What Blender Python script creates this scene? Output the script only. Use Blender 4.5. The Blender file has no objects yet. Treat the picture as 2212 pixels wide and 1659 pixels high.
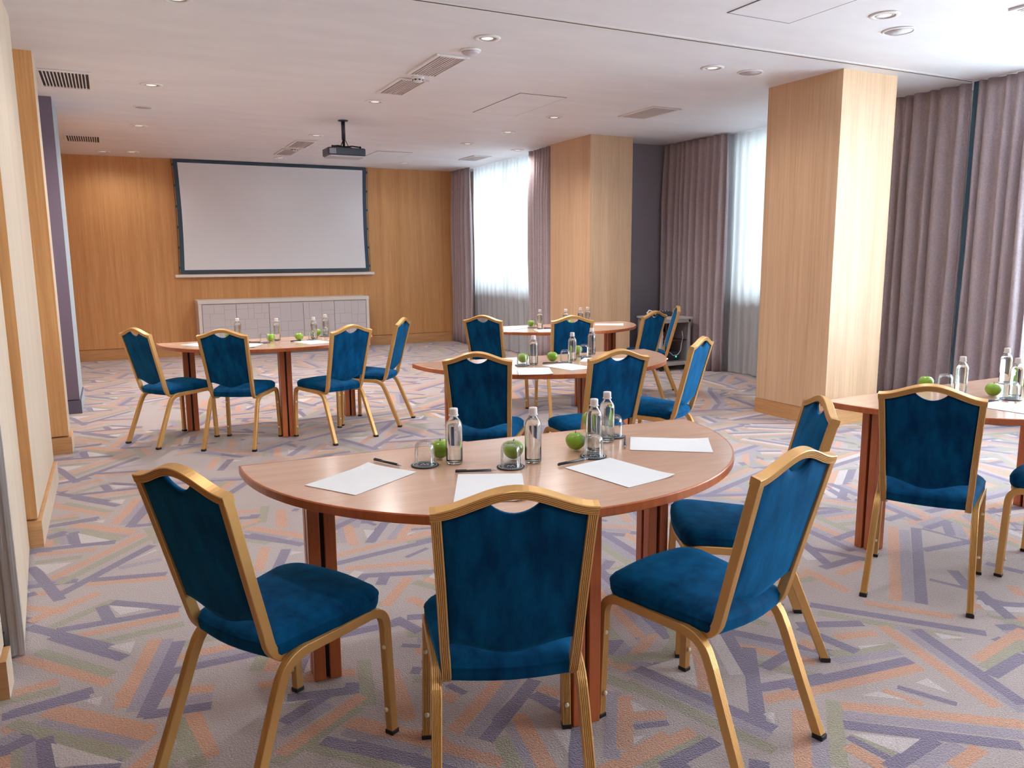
import bpy, math, random
from math import sin, cos, pi, hypot, atan2, sqrt
from mathutils import Vector, Matrix
random.seed(7)
sc = bpy.context.scene
col = sc.collection
ZC = 2.915

# ------------------------------------------------------------------ camera
F_PX, PITCH, ROLL, YAW = 1704.0, .159, -.007, .467
fw = Vector((sin(YAW)*cos(PITCH), cos(YAW)*cos(PITCH), -sin(PITCH)))
rt0 = Vector((cos(YAW), -sin(YAW), 0)); up0 = rt0.cross(fw)
rt = rt0*cos(ROLL)+up0*sin(ROLL); up = -rt0*sin(ROLL)+up0*cos(ROLL)
cam = bpy.data.objects.new('camera', bpy.data.cameras.new('camera')); col.objects.link(cam)
M = Matrix((rt, up, -fw)).transposed().to_4x4(); M.translation = Vector((0, 0, 1.45))
cam.matrix_world = M
cam.data.sensor_width = 36; cam.data.lens = 36*F_PX/2212; cam.data.clip_start = .02
sc.camera = cam
def imx(x, y, z):
    d = Vector((x, y, z-1.45)); return 1106+F_PX*d.dot(rt)/d.dot(fw)

# ------------------------------------------------------------------ materials
def s2l(c):
    return tuple(((v/255)/12.92 if v/255 <= .04045 else ((v/255+.055)/1.055)**2.4) for v in c)+(1,)
def mat(name, color, rough=.5, metal=0, spec=.5, sheen=0, sheen_tint=None, coat=0, emit=None, estr=0, noise=0, nscale=20, nstretch=(1, 1, 1), bump=0, bscale=None, alpha=1, color2=None, trans=0, ior=1.45, coord='Object', aniso=0):
    m = bpy.data.materials.new(name); m.use_nodes = True
    nt = m.node_tree; b = nt.nodes['Principled BSDF']
    b.inputs['Base Color'].default_value = color
    b.inputs['Roughness'].default_value = rough; b.inputs['Metallic'].default_value = metal
    b.inputs['Specular IOR Level'].default_value = spec
    b.inputs['Sheen Weight'].default_value = sheen
    if sheen_tint: b.inputs['Sheen Tint'].default_value = sheen_tint
    b.inputs['Coat Weight'].default_value = coat; b.inputs['Coat Roughness'].default_value = .12
    b.inputs['Transmission Weight'].default_value = trans; b.inputs['IOR'].default_value = ior
    if emit: b.inputs['Emission Color'].default_value = emit; b.inputs['Emission Strength'].default_value = estr
    tc = nt.nodes.new('ShaderNodeTexCoord'); mp = nt.nodes.new('ShaderNodeMapping')
    nt.links.new(tc.outputs[coord], mp.inputs[0]); mp.inputs['Scale'].default_value = nstretch
    if noise or color2:
        n = nt.nodes.new('ShaderNodeTexNoise'); n.inputs['Scale'].default_value = nscale; n.inputs['Detail'].default_value = 5
        nt.links.new(mp.outputs[0], n.inputs['Vector'])
        r = nt.nodes.new('ShaderNodeValToRGB'); nt.links.new(n.outputs[0], r.inputs[0])
        c2 = color2 or tuple(v*(1-noise) for v in color[:3])+(1,)
        r.color_ramp.elements[0].position = .32; r.color_ramp.elements[0].color = c2
        r.color_ramp.elements[1].position = .68; r.color_ramp.elements[1].color = color
        nt.links.new(r.outputs[0], b.inputs['Base Color'])
    if bump:
        n2 = nt.nodes.new('ShaderNodeTexNoise'); n2.inputs['Scale'].default_value = bscale or nscale; n2.inputs['Detail'].default_value = 4
        nt.links.new(mp.outputs[0], n2.inputs['Vector'])
        bp = nt.nodes.new('ShaderNodeBump'); bp.inputs['Strength'].default_value = bump; bp.inputs['Distance'].default_value = .01
        nt.links.new(n2.outputs[0], bp.inputs['Height']); nt.links.new(bp.outputs[0], b.inputs['Normal'])
    return m
def wood(name, light, dark, stretch=(55, 55, 1.1), rough=.45, coat=0, spec=.4, wav=True):
    m = bpy.data.materials.new(name); m.use_nodes = True; nt = m.node_tree; b = nt.nodes['Principled BSDF']
    b.inputs['Roughness'].default_value = rough; b.inputs['Coat Weight'].default_value = coat; b.inputs['Specular IOR Level'].default_value = spec
    b.inputs['Coat Roughness'].default_value = .18
    tc = nt.nodes.new('ShaderNodeTexCoord'); mp = nt.nodes.new('ShaderNodeMapping'); mp.inputs['Scale'].default_value = stretch
    nt.links.new(tc.outputs['Object'], mp.inputs[0])
    n = nt.nodes.new('ShaderNodeTexNoise'); n.inputs['Scale'].default_value = 1.6; n.inputs['Detail'].default_value = 7; n.inputs['Roughness'].default_value = .65
    nt.links.new(mp.outputs[0], n.inputs['Vector'])
    mp2 = nt.nodes.new('ShaderNodeMapping'); mp2.inputs['Scale'].default_value = tuple(v*.07 for v in stretch)
    nt.links.new(tc.outputs['Object'], mp2.inputs[0])
    n2 = nt.nodes.new('ShaderNodeTexNoise'); n2.inputs['Scale'].default_value = 2.2; n2.inputs['Detail'].default_value = 3; n2.inputs['Distortion'].default_value = .8
    nt.links.new(mp2.outputs[0], n2.inputs['Vector'])
    mx = nt.nodes.new('ShaderNodeMix'); mx.inputs[0].default_value = .38
    nt.links.new(n.outputs[0], mx.inputs[2]); nt.links.new(n2.outputs[0], mx.inputs[3])
    r = nt.nodes.new('ShaderNodeValToRGB'); nt.links.new(mx.outputs[0], r.inputs[0])
    r.color_ramp.elements[0].position = .36; r.color_ramp.elements[0].color = dark
    r.color_ramp.elements[1].position = .62; r.color_ramp.elements[1].color = light
    nt.links.new(r.outputs[0], b.inputs['Base Color'])
    return m
OAK = wood('oak_veneer_warm_lit', (.68, .365, .15, 1), (.50, .235, .08, 1))  # orange base has the far wall's warm light mixed in
OAKH = wood('oak_plinth', (.62, .34, .145, 1), (.44, .22, .09, 1), stretch=(3, 3, 40))
OAKP = wood('oak_veneer_less_warm', (.66, .44, .275, 1), (.50, .31, .18, 1))  # same oak, paler, without the warm light in its colour
PALE = wood('pale_veneer_lit_side', (.72, .60, .47, 1), (.62, .50, .38, 1), rough=.5)  # pale panel veneer; on oak pier sides it carries painted window light
CHERRY_TOP = wood('cherry_laminate', (.66, .42, .30, 1), (.57, .345, .24, 1), stretch=(2.5, 22, 22), rough=.22, coat=.45, spec=.6)
CHERRY = wood('cherry_wood', (.50, .14, .04, 1), (.38, .09, .025, 1), stretch=(30, 30, 1.5), rough=.35, coat=.2)
GOLD = mat('gold_frame', (.66, .375, .125, 1), rough=.36, metal=.45, spec=.6, noise=.08, nscale=9)
VELVET = mat('blue_velvet', (.0010, .066, .172, 1), rough=.8, spec=.08, sheen=.3, sheen_tint=(.02, .45, 1, 1), color2=(.0003, .024, .080, 1), nscale=7, nstretch=(3, 3, .8), bump=.06, bscale=60)
BLACK = mat('black_rubber', (.012, .012, .014, 1), rough=.5)
STUD = mat('pale_bumper', (.75, .68, .5, 1), rough=.4)
GREYWALL = mat('grey_paint', (.30, .285, .33, 1), rough=.75, noise=.04, nscale=3)
PLASTER = mat('white_ceiling_paint', (.80, .795, .83, 1), rough=.6, spec=.3, color2=(.75, .745, .785, 1), nscale=1.5, nstretch=(1, 3, 1), bump=.16, bscale=7)
WHITE = mat('white_plastic', (.78, .76, .76, 1), rough=.4)
OFFW = mat('offwhite_paint', (.72, .70, .68, 1), rough=.6)
DARKGAP = mat('dark_gap', (.02, .02, .022, 1), rough=.7)
SCREENW = mat('screen_fabric', (.78, .81, .86, 1), rough=.8)
SCREENB = mat('screen_border', (.035, .075, .11, 1), rough=.6)
CABG = mat('grey_lacquer', (.55, .52, .535, 1), rough=.4)
CABL = mat('groove_grey', (.30, .28, .31, 1), rough=.6)
CABT = mat('sideboard_top', (.66, .62, .58, 1), rough=.4)
CURT = mat('taupe_drape', (.47, .39, .41, 1), rough=.9, spec=.1, sheen=.15, noise=.22, nscale=120, nstretch=(1, 1, .5), bump=.15, bscale=200)
PAPER = mat('white_paper', (.80, .83, .86, 1), rough=.6, noise=.03, nscale=4)
PEN = mat('dark_pen', (.03, .03, .045, 1), rough=.35)
COAST = mat('black_coaster', (.025, .03, .045, 1), rough=.6)
CMARK = mat('coaster_print', (.6, .62, .66, 1), rough=.6)
APPLE = mat('green_apple', (.30, .46, .03, 1), rough=.3, coat=.3, color2=(.17, .36, .02, 1), nscale=3)
STEM = mat('apple_stem', (.12, .07, .03, 1), rough=.7)
CAP = mat('white_cap', (.72, .68, .68, 1), rough=.4)
ALU = mat('aluminium', (.62, .61, .60, 1), rough=.35, metal=.6)
PROJ = mat('projector_black', (.035, .045, .07, 1), rough=.4)
PROJG = mat('projector_grey', (.45, .46, .52, 1), rough=.5)
SMOKE = mat('smoked_glass', (.02, .018, .03, 1), rough=.1, spec=.7)
BLUEGREY = mat('drape_gap_shade', (.05, .11, .16, 1), rough=.8)  # shade colour for the gap between two drapes
VENTS = mat('vent_slat', (.62, .55, .56, 1), rough=.5)
LAMP = mat('lamp_glow', (.9, .9, .88, 1), emit=(1, .96, .9, 1), estr=.4)
def glassmat(name, tint=(1, 1, 1, 1), ior=1.45):
    m = bpy.data.materials.new(name); m.use_nodes = True; nt = m.node_tree
    out = nt.nodes['Material Output']; nt.nodes.remove(nt.nodes['Principled BSDF'])
    g = nt.nodes.new('ShaderNodeBsdfGlass'); g.inputs['Roughness'].default_value = 0; g.inputs['IOR'].default_value = ior; g.inputs['Color'].default_value = tint
    nt.links.new(g.outputs[0], out.inputs[0]); return m
def thinglass(name, f=.9, ior=1.45, refl=1):
    m = bpy.data.materials.new(name); m.use_nodes = True; nt = m.node_tree
    out = nt.nodes['Material Output']; nt.nodes.remove(nt.nodes['Principled BSDF'])
    t = nt.nodes.new('ShaderNodeBsdfTransparent'); g = nt.nodes.new('ShaderNodeBsdfGlossy'); g.inputs['Roughness'].default_value = .03
    fr = nt.nodes.new('ShaderNodeFresnel'); fr.inputs[0].default_value = ior
    mu = nt.nodes.new('ShaderNodeMath'); mu.operation = 'MULTIPLY'; mu.inputs[1].default_value = refl; nt.links.new(fr.outputs[0], mu.inputs[0])
    mx = nt.nodes.new('ShaderNodeMixShader'); nt.links.new(mu.outputs[0], mx.inputs[0]); nt.links.new(t.outputs[0], mx.inputs[1]); nt.links.new(g.outputs[0], mx.inputs[2])
    t.inputs[0].default_value = (f, f*1.01, f*1.01, 1)
    nt.links.new(mx.outputs[0], out.inputs[0]); return m
GLASS = glassmat('clear_glass', (.97, .985, .985, 1)); WATER = glassmat('water', (.985, .99, 1, 1), 1.33); PANE = thinglass('window_glass'); TUMBLER = thinglass('tumbler_glass', .99, 1.45, .42)
def sheermat():
    m = bpy.data.materials.new('white_sheer'); m.use_nodes = True; nt = m.node_tree
    out = nt.nodes['Material Output']; nt.nodes.remove(nt.nodes['Principled BSDF'])
    d = nt.nodes.new('ShaderNodeBsdfDiffuse'); d.inputs[0].default_value = (.74, .72, .74, 1)
    tl = nt.nodes.new('ShaderNodeBsdfTranslucent'); tl.inputs[0].default_value = (.52, .60, .64, 1)
    tr = nt.nodes.new('ShaderNodeBsdfTransparent'); tr.inputs[0].default_value = (.95, .97, 1, 1)
    a = nt.nodes.new('ShaderNodeMixShader'); a.inputs[0].default_value = .5
    nt.links.new(d.outputs[0], a.inputs[1]); nt.links.new(tl.outputs[0], a.inputs[2])
    b = nt.nodes.new('ShaderNodeMixShader'); b.inputs[0].default_value = .07
    nt.links.new(a.outputs[0], b.inputs[1]); nt.links.new(tr.outputs[0], b.inputs[2]); nt.links.new(b.outputs[0], out.inputs[0]); return m
SHEER = sheermat()

# ------------------------------------------------------------------ mesh building
class MB:
    def __init__(s): s.v = []; s.f = []; s.m = []; s.sm = []
    def add(s, vs, fs, mi=0, smooth=False):
        o = len(s.v); s.v += [tuple(v) for v in vs]
        for f in fs: s.f.append(tuple(i+o for i in f)); s.m.append(mi); s.sm.append(smooth)
        return s
    def box(s, a, b, mi=0, rot=0, c=None, bev=0):
        x0, y0, z0 = a; x1, y1, z1 = b
        vs = [(x0, y0, z0), (x1, y0, z0), (x1, y1, z0), (x0, y1, z0), (x0, y0, z1), (x1, y0, z1), (x1, y1, z1), (x0, y1, z1)]
        if rot:
            cx, cy = c or ((x0+x1)/2, (y0+y1)/2)
            vs = [(cx+(x-cx)*cos(rot)-(y-cy)*sin(rot), cy+(x-cx)*sin(rot)+(y-cy)*cos(rot), z) for x, y, z in vs]
        return s.add(vs, [(0, 3, 2, 1), (4, 5, 6, 7), (0, 1, 5, 4), (1, 2, 6, 5), (2, 3, 7, 6), (3, 0, 4, 7)], mi)
    def lathe(s, prof, n=24, c=(0, 0, 0), mi=0, smooth=True, closed=False):
        vs = []; fs = []
        for r, z in prof:
            for k in range(n): vs.append((c[0]+r*cos(2*pi*k/n), c[1]+r*sin(2*pi*k/n), c[2]+z))
        L = len(prof)
        for i in range(L if closed else L-1):
            j = (i+1) % L
            for k in range(n): fs.append((i*n+k, i*n+(k+1) % n, j*n+(k+1) % n, j*n+k))
        if not closed:
            fs.append(tuple(range(n))[::-1]); fs.append(tuple(range((L-1)*n, L*n)))
        return s.add(vs, fs, mi, smooth)
    def prism(s, poly, z0, z1, mi=0, smooth=False):
        n = len(poly); vs = [(x, y, z0) for x, y in poly]+[(x, y, z1) for x, y in poly]
        fs = [tuple(range(n))[::-1], tuple(range(n, 2*n))]+[(i, (i+1) % n, (i+1) % n+n, i+n) for i in range(n)]
        return s.add(vs, fs, mi, smooth)
    def tube(s, path, r, n=10, mi=0):
        P = [Vector(p) for p in path]; vs = []; fs = []
        for i, p in enumerate(P):
            t = (P[min(i+1, len(P)-1)]-P[max(i-1, 0)]).normalized()
            a = t.orthogonal().normalized() if i == 0 else (a-t*a.dot(t)).normalized()
            b = t.cross(a)
            for k in range(n): vs.append(p+a*r*cos(2*pi*k/n)+b*r*sin(2*pi*k/n))
        for i in range(len(P)-1):
            for k in range(n): fs.append((i*n+k, i*n+(k+1) % n, (i+1)*n+(k+1) % n, (i+1)*n+k))
        fs.append(tuple(range(n))[::-1]); fs.append(tuple(range((len(P)-1)*n, len(P)*n)))
        return s.add(vs, fs, mi, True)
    def build(s, name, mats, parent=None, bevel=0, loc=None, autosm=False):
        me = bpy.data.meshes.new(name); me.from_pydata(s.v, [], s.f); me.update()
        for m in (mats if isinstance(mats, (list, tuple)) else [mats]): me.materials.append(m)
        me.polygons.foreach_set('material_index', s.m); me.polygons.foreach_set('use_smooth', s.sm)
        o = bpy.data.objects.new(name, me); col.objects.link(o)
        if parent: o.parent = parent
        if loc: o.location = loc
        if bevel:
            b = o.modifiers.new('bevel', 'BEVEL'); b.width = bevel; b.segments = 2; b.limit_method = 'ANGLE'
        return o
def tag(o, label=None, cat=None, group=None, kind=None):
    if label: o['label'] = label
    if cat: o['category'] = cat
    if group: o['group'] = group
    if kind: o['kind'] = kind
    return o
def empty(name, loc=(0, 0, 0), rz=0, **k):
    o = bpy.data.objects.new(name, None); o.empty_display_size = .1; col.objects.link(o); o.location = loc; o.rotation_euler = (0, 0, rz)
    return tag(o, **k)
def struct(name, mb, m, bevel=0, parent=None, label=None):
    o = mb.build(name, m, parent, bevel)
    if not parent: tag(o, label=label, kind='structure')
    return o
KID = {}
def kids(o):
    if o.name not in KID: KID[o.name] = [c.name for c in bpy.data.objects if c.parent == o]
    return [bpy.data.objects[n] for n in KID[o.name]]
def copy_tree(o, parent=None):
    c = o.copy(); col.objects.link(c)
    if parent: c.parent = parent
    for ch in kids(o):
        copy_tree(ch, c)
    return c

# ------------------------------------------------------------------ carpet floor
BARS="""P 2.03 2.07 1.72 1.7
P 1.57 2.14 1.73 1.64
P 1.86 1.84 2.12 1.79
P 1.97 1.93 2.14 1.97
O 1.82 1.78 2.06 1.75
O 1.84 2.11 1.68 1.91
G 1.52 2.22 1.81 2.16
L 1.53 2.14 1.69 1.62
G 1.48 2.08 1.65 1.56
O 1.43 2.01 1.26 1.77
L 1.41 2.05 1.2 1.75
O 1.38 1.9 1.48 1.86
l 1.37 1.88 1.46 1.84
p 1.35 1.85 1.46 1.82
O 1.2 1.71 1.5 1.75
G 1.26 1.68 1.51 1.71
P 1.31 1.65 1.53 1.68
P 1.54 1.55 1.58 1.51
P 2.33 2.12 2.57 2.01
P 2.32 2.1 2.36 1.86
O 2.38 1.98 2.55 1.93
O 2.24 2.02 2.25 1.95
G 2.26 1.89 2.53 1.83
L 2.23 1.85 2.5 1.79
P 1.95 1.8 2.48 1.73
O 1.9 1.76 2.47 1.68
O 2.62 1.96 2.46 1.4
L 2.68 1.93 2.51 1.34
P 2.71 1.88 2.55 1.37
P 2.63 1.53 2.88 1.56
G 2.66 1.57 2.98 1.62
O 2.69 1.62 3.08 1.68
p 2.28 1.63 2.36 1.47
o 2.22 1.64 2.26 1.52
O 2.02 1.64 2.44 1.3
L 1.98 1.6 2.38 1.27
P 1.94 1.56 2.32 1.24
p 1.9 1.51 1.92 1.37
g 1.92 1.51 1.95 1.38
P 2.12 1.38 1.88 1.35
O 1.86 1.48 1.87 1.36
L 2.16 1.33 1.96 1.31
O 2.2 1.29 2.05 1.27
G 2.02 1.67 1.76 1.42
L 1.85 1.57 1.71 1.44
O 1.88 1.68 1.66 1.46
P 1.21 2.24 0.91 2
L 1.15 2.28 0.88 2.04
O 1.1 2.29 0.84 2.09
p 0.93 2.35 0.96 2.27
O 0.88 2.31 0.92 2.25
P 1.16 2.16 1.2 2.07
O 1.2 2.19 1.24 2.12
O 1.06 2.08 1.01 1.8
L 1.02 2.05 0.98 1.82
G 0.96 2 0.93 1.84
O 0.77 2.05 0.91 1.88
L 0.75 2.01 0.83 1.9
P 1.21 1.96 1.09 1.76
P 0.42 2.52 0.65 2.46
P 0.54 2.48 0.38 2.38
L 0.54 2.42 0.36 2.32
O 0.65 2.42 0.34 2.22
G 0.62 2.36 0.32 2.18
O 0.56 2.29 0.79 2.03
P 0.47 2.23 0.71 1.98
L 0.54 2.25 0.73 2.04
G 0.43 2.22 0.63 2
O 0.78 2.45 0.74 2.21
p 0.88 2.69 0.94 2.65
P 0.85 2.5 0.88 2.48
O 0.35 2.64 0.4 2.64
O 0.5 2.62 0.67 2.58
G 0.72 2.65 0.65 2.35
P -0.31 3.39 -0.06 3.07
G -0.35 3.28 -0.1 2.96
O -0.41 3.26 -0.11 2.9
O 0.05 3.18 -0.08 2.71
L 0.09 3.16 -0.04 2.67
P 0.13 3.12 -0.01 2.62
P -0.01 2.63 0.19 2.59
O 0.06 2.75 0.21 2.7
L 0.09 2.67 0.2 2.65
P -0.42 2.83 -0.17 2.85
O -0.4 2.98 -0.27 3
G -0.44 2.94 -0.26 2.93
O -0.3 2.8 0.01 2.49
L -0.3 2.75 -0.02 2.46
G -0.39 2.78 -0.06 2.41
P -0.4 2.62 -0.32 2.66
L -0.41 2.67 -0.36 2.7
O -0.41 2.74 -0.38 2.75
P -0.29 2.64 -0.27 2.47
L -0.32 2.63 -0.31 2.48
G -0.35 2.62 -0.34 2.5
O -0.39 2.59 -0.38 2.52
P -0.14 2.4 -0.08 2.39
G 0.08 2.56 0.12 2.27
O 0.13 2.57 0.16 2.3
P 3.76 2.65 2.94 2.02
O 3.67 2.72 2.87 2.09
L 3.68 2.66 2.91 2.06
P 3.5 2.42 3.98 2.37
p 3.78 2.63 3.82 2.4
p 3.2 2.17 3.26 2.02
P 3.39 2.19 3.26 2.02
P 3.27 1.99 3.13 1.76
P 3.24 2.73 3.45 2.76
P 3.03 2.7 3.15 2.46
P 2.88 2.49 3.13 2.5
O 2.79 2.52 2.77 2.25
O 2.89 2.4 3.1 2.44
P 2.52 2.23 2.92 1.73
O 2.74 2.14 2.94 1.88
G 2.49 2.16 2.8 1.75
P 3.73 2.81 3.93 2.83
P 3.61 2.17 3.65 2.02
O 3.45 1.96 3.39 1.87
P 0.56 4.23 0.78 3.94
O 0.58 4.34 0.8 4.1
P 0.69 3.92 0.58 3.62
O 0.6 4 0.52 3.7
P 0.98 4.12 1.14 4.23
p 1.15 4.21 1.2 4.06
P 1.26 4.08 1.1 3.82
O 1.06 4.11 1.01 3.81
O 0.88 3.71 1.42 3.82
P 0.86 3.61 1.38 3.69
O 0.89 3.53 1.29 3.42
p 1.19 3.53 1.33 3.6
P 0.93 3.41 1.24 3.3
P 1.04 3.38 0.98 3.27
O 1.12 3.29 0.93 3.05
P 0.93 2.92 0.98 2.76
O 1.05 3.08 1.09 2.95
P 0.61 4.55 0.66 4.53
O 0.79 4.59 0.73 4.29
P -0.4 4.89 -0.16 4.93
O -0.27 4.86 0.01 4.58
G -0.24 4.74 -0.06 4.51
P -0.4 4.68 -0.32 4.75
P -0.28 4.72 -0.26 4.49
P -0.46 4.5 -0.08 4.45
O -0.44 4.43 -0.17 4.37
G -0.43 4.31 -0.23 4.29
P -0.44 4.25 -0.3 3.76
O -0.35 4.04 0.06 4.51
G -0.32 3.96 0.09 4.44
P -0.31 3.82 0.09 4.3
P -0.18 3.94 0.13 3.86
L -0.07 4.04 0.12 4.07
O -0.2 3.9 0.13 3.81
O -0.4 3.58 -0.15 3.77
G -0.32 3.48 -0.09 3.65
P -0.1 3.63 0.15 3.43
P -0.14 3.61 -0.11 3.45
P -0.3 3.44 0.15 3.42
O -0.22 3.35 0.15 3.37
G -0.15 3.25 0.16 3.27
P -0.4 3.53 -0.11 3.19
P -0 4.7 0.08 4.94
O -0.08 4.83 -0.01 4.97"""
TRIS="""1.6 2.13 1.81 2.13 1.68 1.94
1.43 1.98 1.45 1.91 1.4 1.92
1.32 1.81 1.36 1.8 1.3 1.78
1.76 1.72 1.8 1.71 1.75 1.66
2.39 1.87 2.52 1.85 2.4 1.89
2.36 1.62 2.42 1.62 2.4 1.52
2.13 1.65 2.2 1.64 2.24 1.56
1.92 1.52 2.08 1.4 1.97 1.38
1.12 1.97 1.17 1.93 1.1 1.83
0.33 2.52 0.51 2.47 0.43 2.48
-0.19 2.82 -0.13 2.82 -0.14 2.76
-0.11 3.2 -0.02 3.2 -0.04 3.1
-0.27 2.6 -0.07 2.39 -0.25 2.46
2.75 1.83 2.82 1.74 2.73 1.78
0.71 3.88 0.76 3.84 0.69 3.83
-0.26 4.69 -0.1 4.48 -0.24 4.5
-0.43 4.27 -0.27 4.23 -0.37 4.12
0.1 4.23 0.11 4.21 -0.04 4.1
-0.11 3.6 0.04 3.49 -0.07 3.48"""

def carpet():
    X0, X1, Y0, Y1 = -.9, 7.0, -.2, 13.0
    cell = .5; grid = {}; out = []
    def bb(p):
        xs = [q[0] for q in p]; ys = [q[1] for q in p]; return min(xs), min(ys), max(xs), max(ys)
    def cells(b):
        for i in range(int(b[0]//cell), int(b[2]//cell)+1):
            for j in range(int(b[1]//cell), int(b[3]//cell)+1): yield (i, j)
    def clip(p, a, b, keep):       # part of convex p left (keep=1) or right (-1) of the line a-b
        r = []; n = len(p)
        def s(q): return keep*((b[0]-a[0])*(q[1]-a[1])-(b[1]-a[1])*(q[0]-a[0]))
        for i in range(n):
            c, d = p[i], p[(i+1) % n]; sc_, sd = s(c), s(d)
            if sc_ >= 0: r.append(c)
            if (sc_ > 0 and sd < 0) or (sc_ < 0 and sd > 0):
                t = sc_/(sc_-sd); r.append((c[0]+(d[0]-c[0])*t, c[1]+(d[1]-c[1])*t))
        return r
    def area(p): return abs(sum(p[i][0]*p[(i+1) % len(p)][1]-p[(i+1) % len(p)][0]*p[i][1] for i in range(len(p))))/2 if len(p) > 2 else 0
    def place(p, c):
        a = sum(p[i][0]*p[(i+1) % len(p)][1]-p[(i+1) % len(p)][0]*p[i][1] for i in range(len(p)))
        if a < 0: p = p[::-1]
        b = bb(p)
        if b[2] < X0 or b[0] > X1 or b[3] < Y0 or b[1] > Y1: return
        near = set()
        for k in cells(b): near |= grid.get(k, set())
        pieces = [p]
        for qi in near:
            q, qb = out[qi][0], out[qi][2]; nxt = []
            for pc in pieces:
                pb = bb(pc)
                if pb[2] <= qb[0] or pb[0] >= qb[2] or pb[3] <= qb[1] or pb[1] >= qb[3]: nxt.append(pc); continue
                rest = pc; parts = []
                for i in range(len(q)):
                    o_ = clip(rest, q[i], q[(i+1) % len(q)], -1)
                    if area(o_) > 1e-6: parts.append(o_)
                    rest = clip(rest, q[i], q[(i+1) % len(q)], 1)
                    if area(rest) < 1e-7: break
                if area(rest) < 1e-7: nxt.append(pc)
                else: nxt += parts
            pieces = nxt
            if not pieces: return
        for pc in pieces:
            if area(pc) < 2e-6: continue
            out.append((pc, c, bb(pc))); i = len(out)-1
            for k in cells(out[i][2]): grid.setdefault(k, set()).add(i)
    def bar(c, x1, y1, x2, y2, w=.05):
        L = hypot(x2-x1, y2-y1) or 1; nx, ny = -(y2-y1)/L*w/2, (x2-x1)/L*w/2
        place([(x1+nx, y1+ny), (x2+nx, y2+ny), (x2-nx, y2-ny), (x1-nx, y1-ny)], c)
    CI = dict(P=1, O=2, G=3, L=4, W=5, T=0)
    B = []
    for ln in BARS.splitlines():
        a = ln.split(); B.append((a[0],)+tuple(map(float, a[1:])))
    T = [tuple(map(float, ln.split())) for ln in TRIS.splitlines()]
    PY = 2.05
    for k in (0, 1, 2, 3, 4, 5, -1):
        for t in T:
            place([(t[0], t[1]+k*PY), (t[2], t[3]+k*PY), (t[4], t[5]+k*PY)], 5)
        for ph in ('P', 'x'):
            for b in B:
                if (b[0] in 'Pp') != (ph == 'P'): continue
                bar(CI[b[0].upper()], b[1], b[2]+k*PY, b[3], b[4]+k*PY, .05 if b[0].isupper() else .028)
        if k == 0:      # stripes of the rest of the roll, same kind of bundles
            pass
    rnd = random.Random(5)
    seqs = ['PLOTG', 'OTPLG', 'PTOGL', 'GTOLP', 'TPWOG', 'LPTO', 'PWTOG']
    pts = []
    for b in B:
        for u in (0, .25, .5, .75, 1): pts.append((b[1]+(b[3]-b[1])*u, b[2]+(b[4]-b[2])*u))
    pg = {}
    for x, y in pts:
        for k in range(-1, 7): pg.setdefault((int(x//.3), int((y+k*PY)//.3)), []).append((x, y+k*PY))
    for i in range(2600):
        x, y = rnd.uniform(X0, X1), rnd.uniform(0, Y1)
        gi, gj = int(x//.3), int(y//.3)
        if any(hypot(x-p[0], y-p[1]) < .22 for a in (-1, 0, 1) for c in (-1, 0, 1) for p in pg.get((gi+a, gj+c), ())): continue
        an = rnd.uniform(0, pi); L = rnd.uniform(.3, .55)
        s_ = rnd.choice(seqs)
        for j, ch in enumerate(s_):
            ox, oy = -sin(an)*.05*j, cos(an)*.05*j; l2 = L*rnd.uniform(.8, 1)
            bar(CI[ch], x+ox-cos(an)*l2, y+oy-sin(an)*l2, x+ox+cos(an)*l2, y+oy+sin(an)*l2)
    mb = MB()
    for p, c, _ in out:
        mb.add([(q[0], q[1], .0005) for q in p], [tuple(range(len(p)))], c)
    mb.add([(-6, -4.2, 0), (7.3, -4.2, 0), (7.3, 13.2, 0), (-6, 13.2, 0)], [(0, 1, 2, 3)], 0)
    cs = [(.53, .44, .43, 1), (.19, .155, .275, 1), (.70, .345, .20, 1), (.39, .365, .25, 1), (.38, .325, .41, 1), (.74, .66, .66, 1)]
    ms = []
    for i, c in enumerate(cs):
        m = mat('carpet_'+['taupe', 'purple', 'orange', 'olive', 'lilac', 'ivory'][i], c, rough=.95, spec=.05, sheen=.65, sheen_tint=(.95, .88, .88, 1), color2=tuple(v*.52 for v in c[:3])+(1,), nscale=210, bump=.8, bscale=170)
        ms.append(m)
    return mb.build('floor', ms)
tag(carpet(), kind='structure')

# ------------------------------------------------------------------ shell
YF = 12.92
mb = MB()
mb.box((-6, 4.58, ZC), (7.3, 13.2, ZC+.1)); mb.box((-6, -4.2, ZC), (7.3, 4.50, ZC+.1)); mb.box((-6, 4.50, ZC+.03), (7.3, 4.58, ZC+.1))
struct('ceiling', mb, PLASTER)
# partition track in the ceiling
t = empty('partition_track', (3.0, 4.54, ZC), label='white folding partition track with a dark slot running across the ceiling', cat='ceiling track')
m_ = MB(); m_.box((-3.4, -.036, -.006), (3.72, -.012, .03)); m_.box((-3.4, .0, -.006), (3.72, .036, .03)); m_.build('rail', WHITE, t)
m_ = MB(); m_.box((-3.4, -.036, .024), (3.72, .036, .029)); m_.box((-3.4, -.0125, -.0068), (3.72, .0005, -.004)); m_.box((-3.4, .036, -.0045), (3.72, .041, -.0005)); m_.build('slot', DARKGAP, t)
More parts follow.
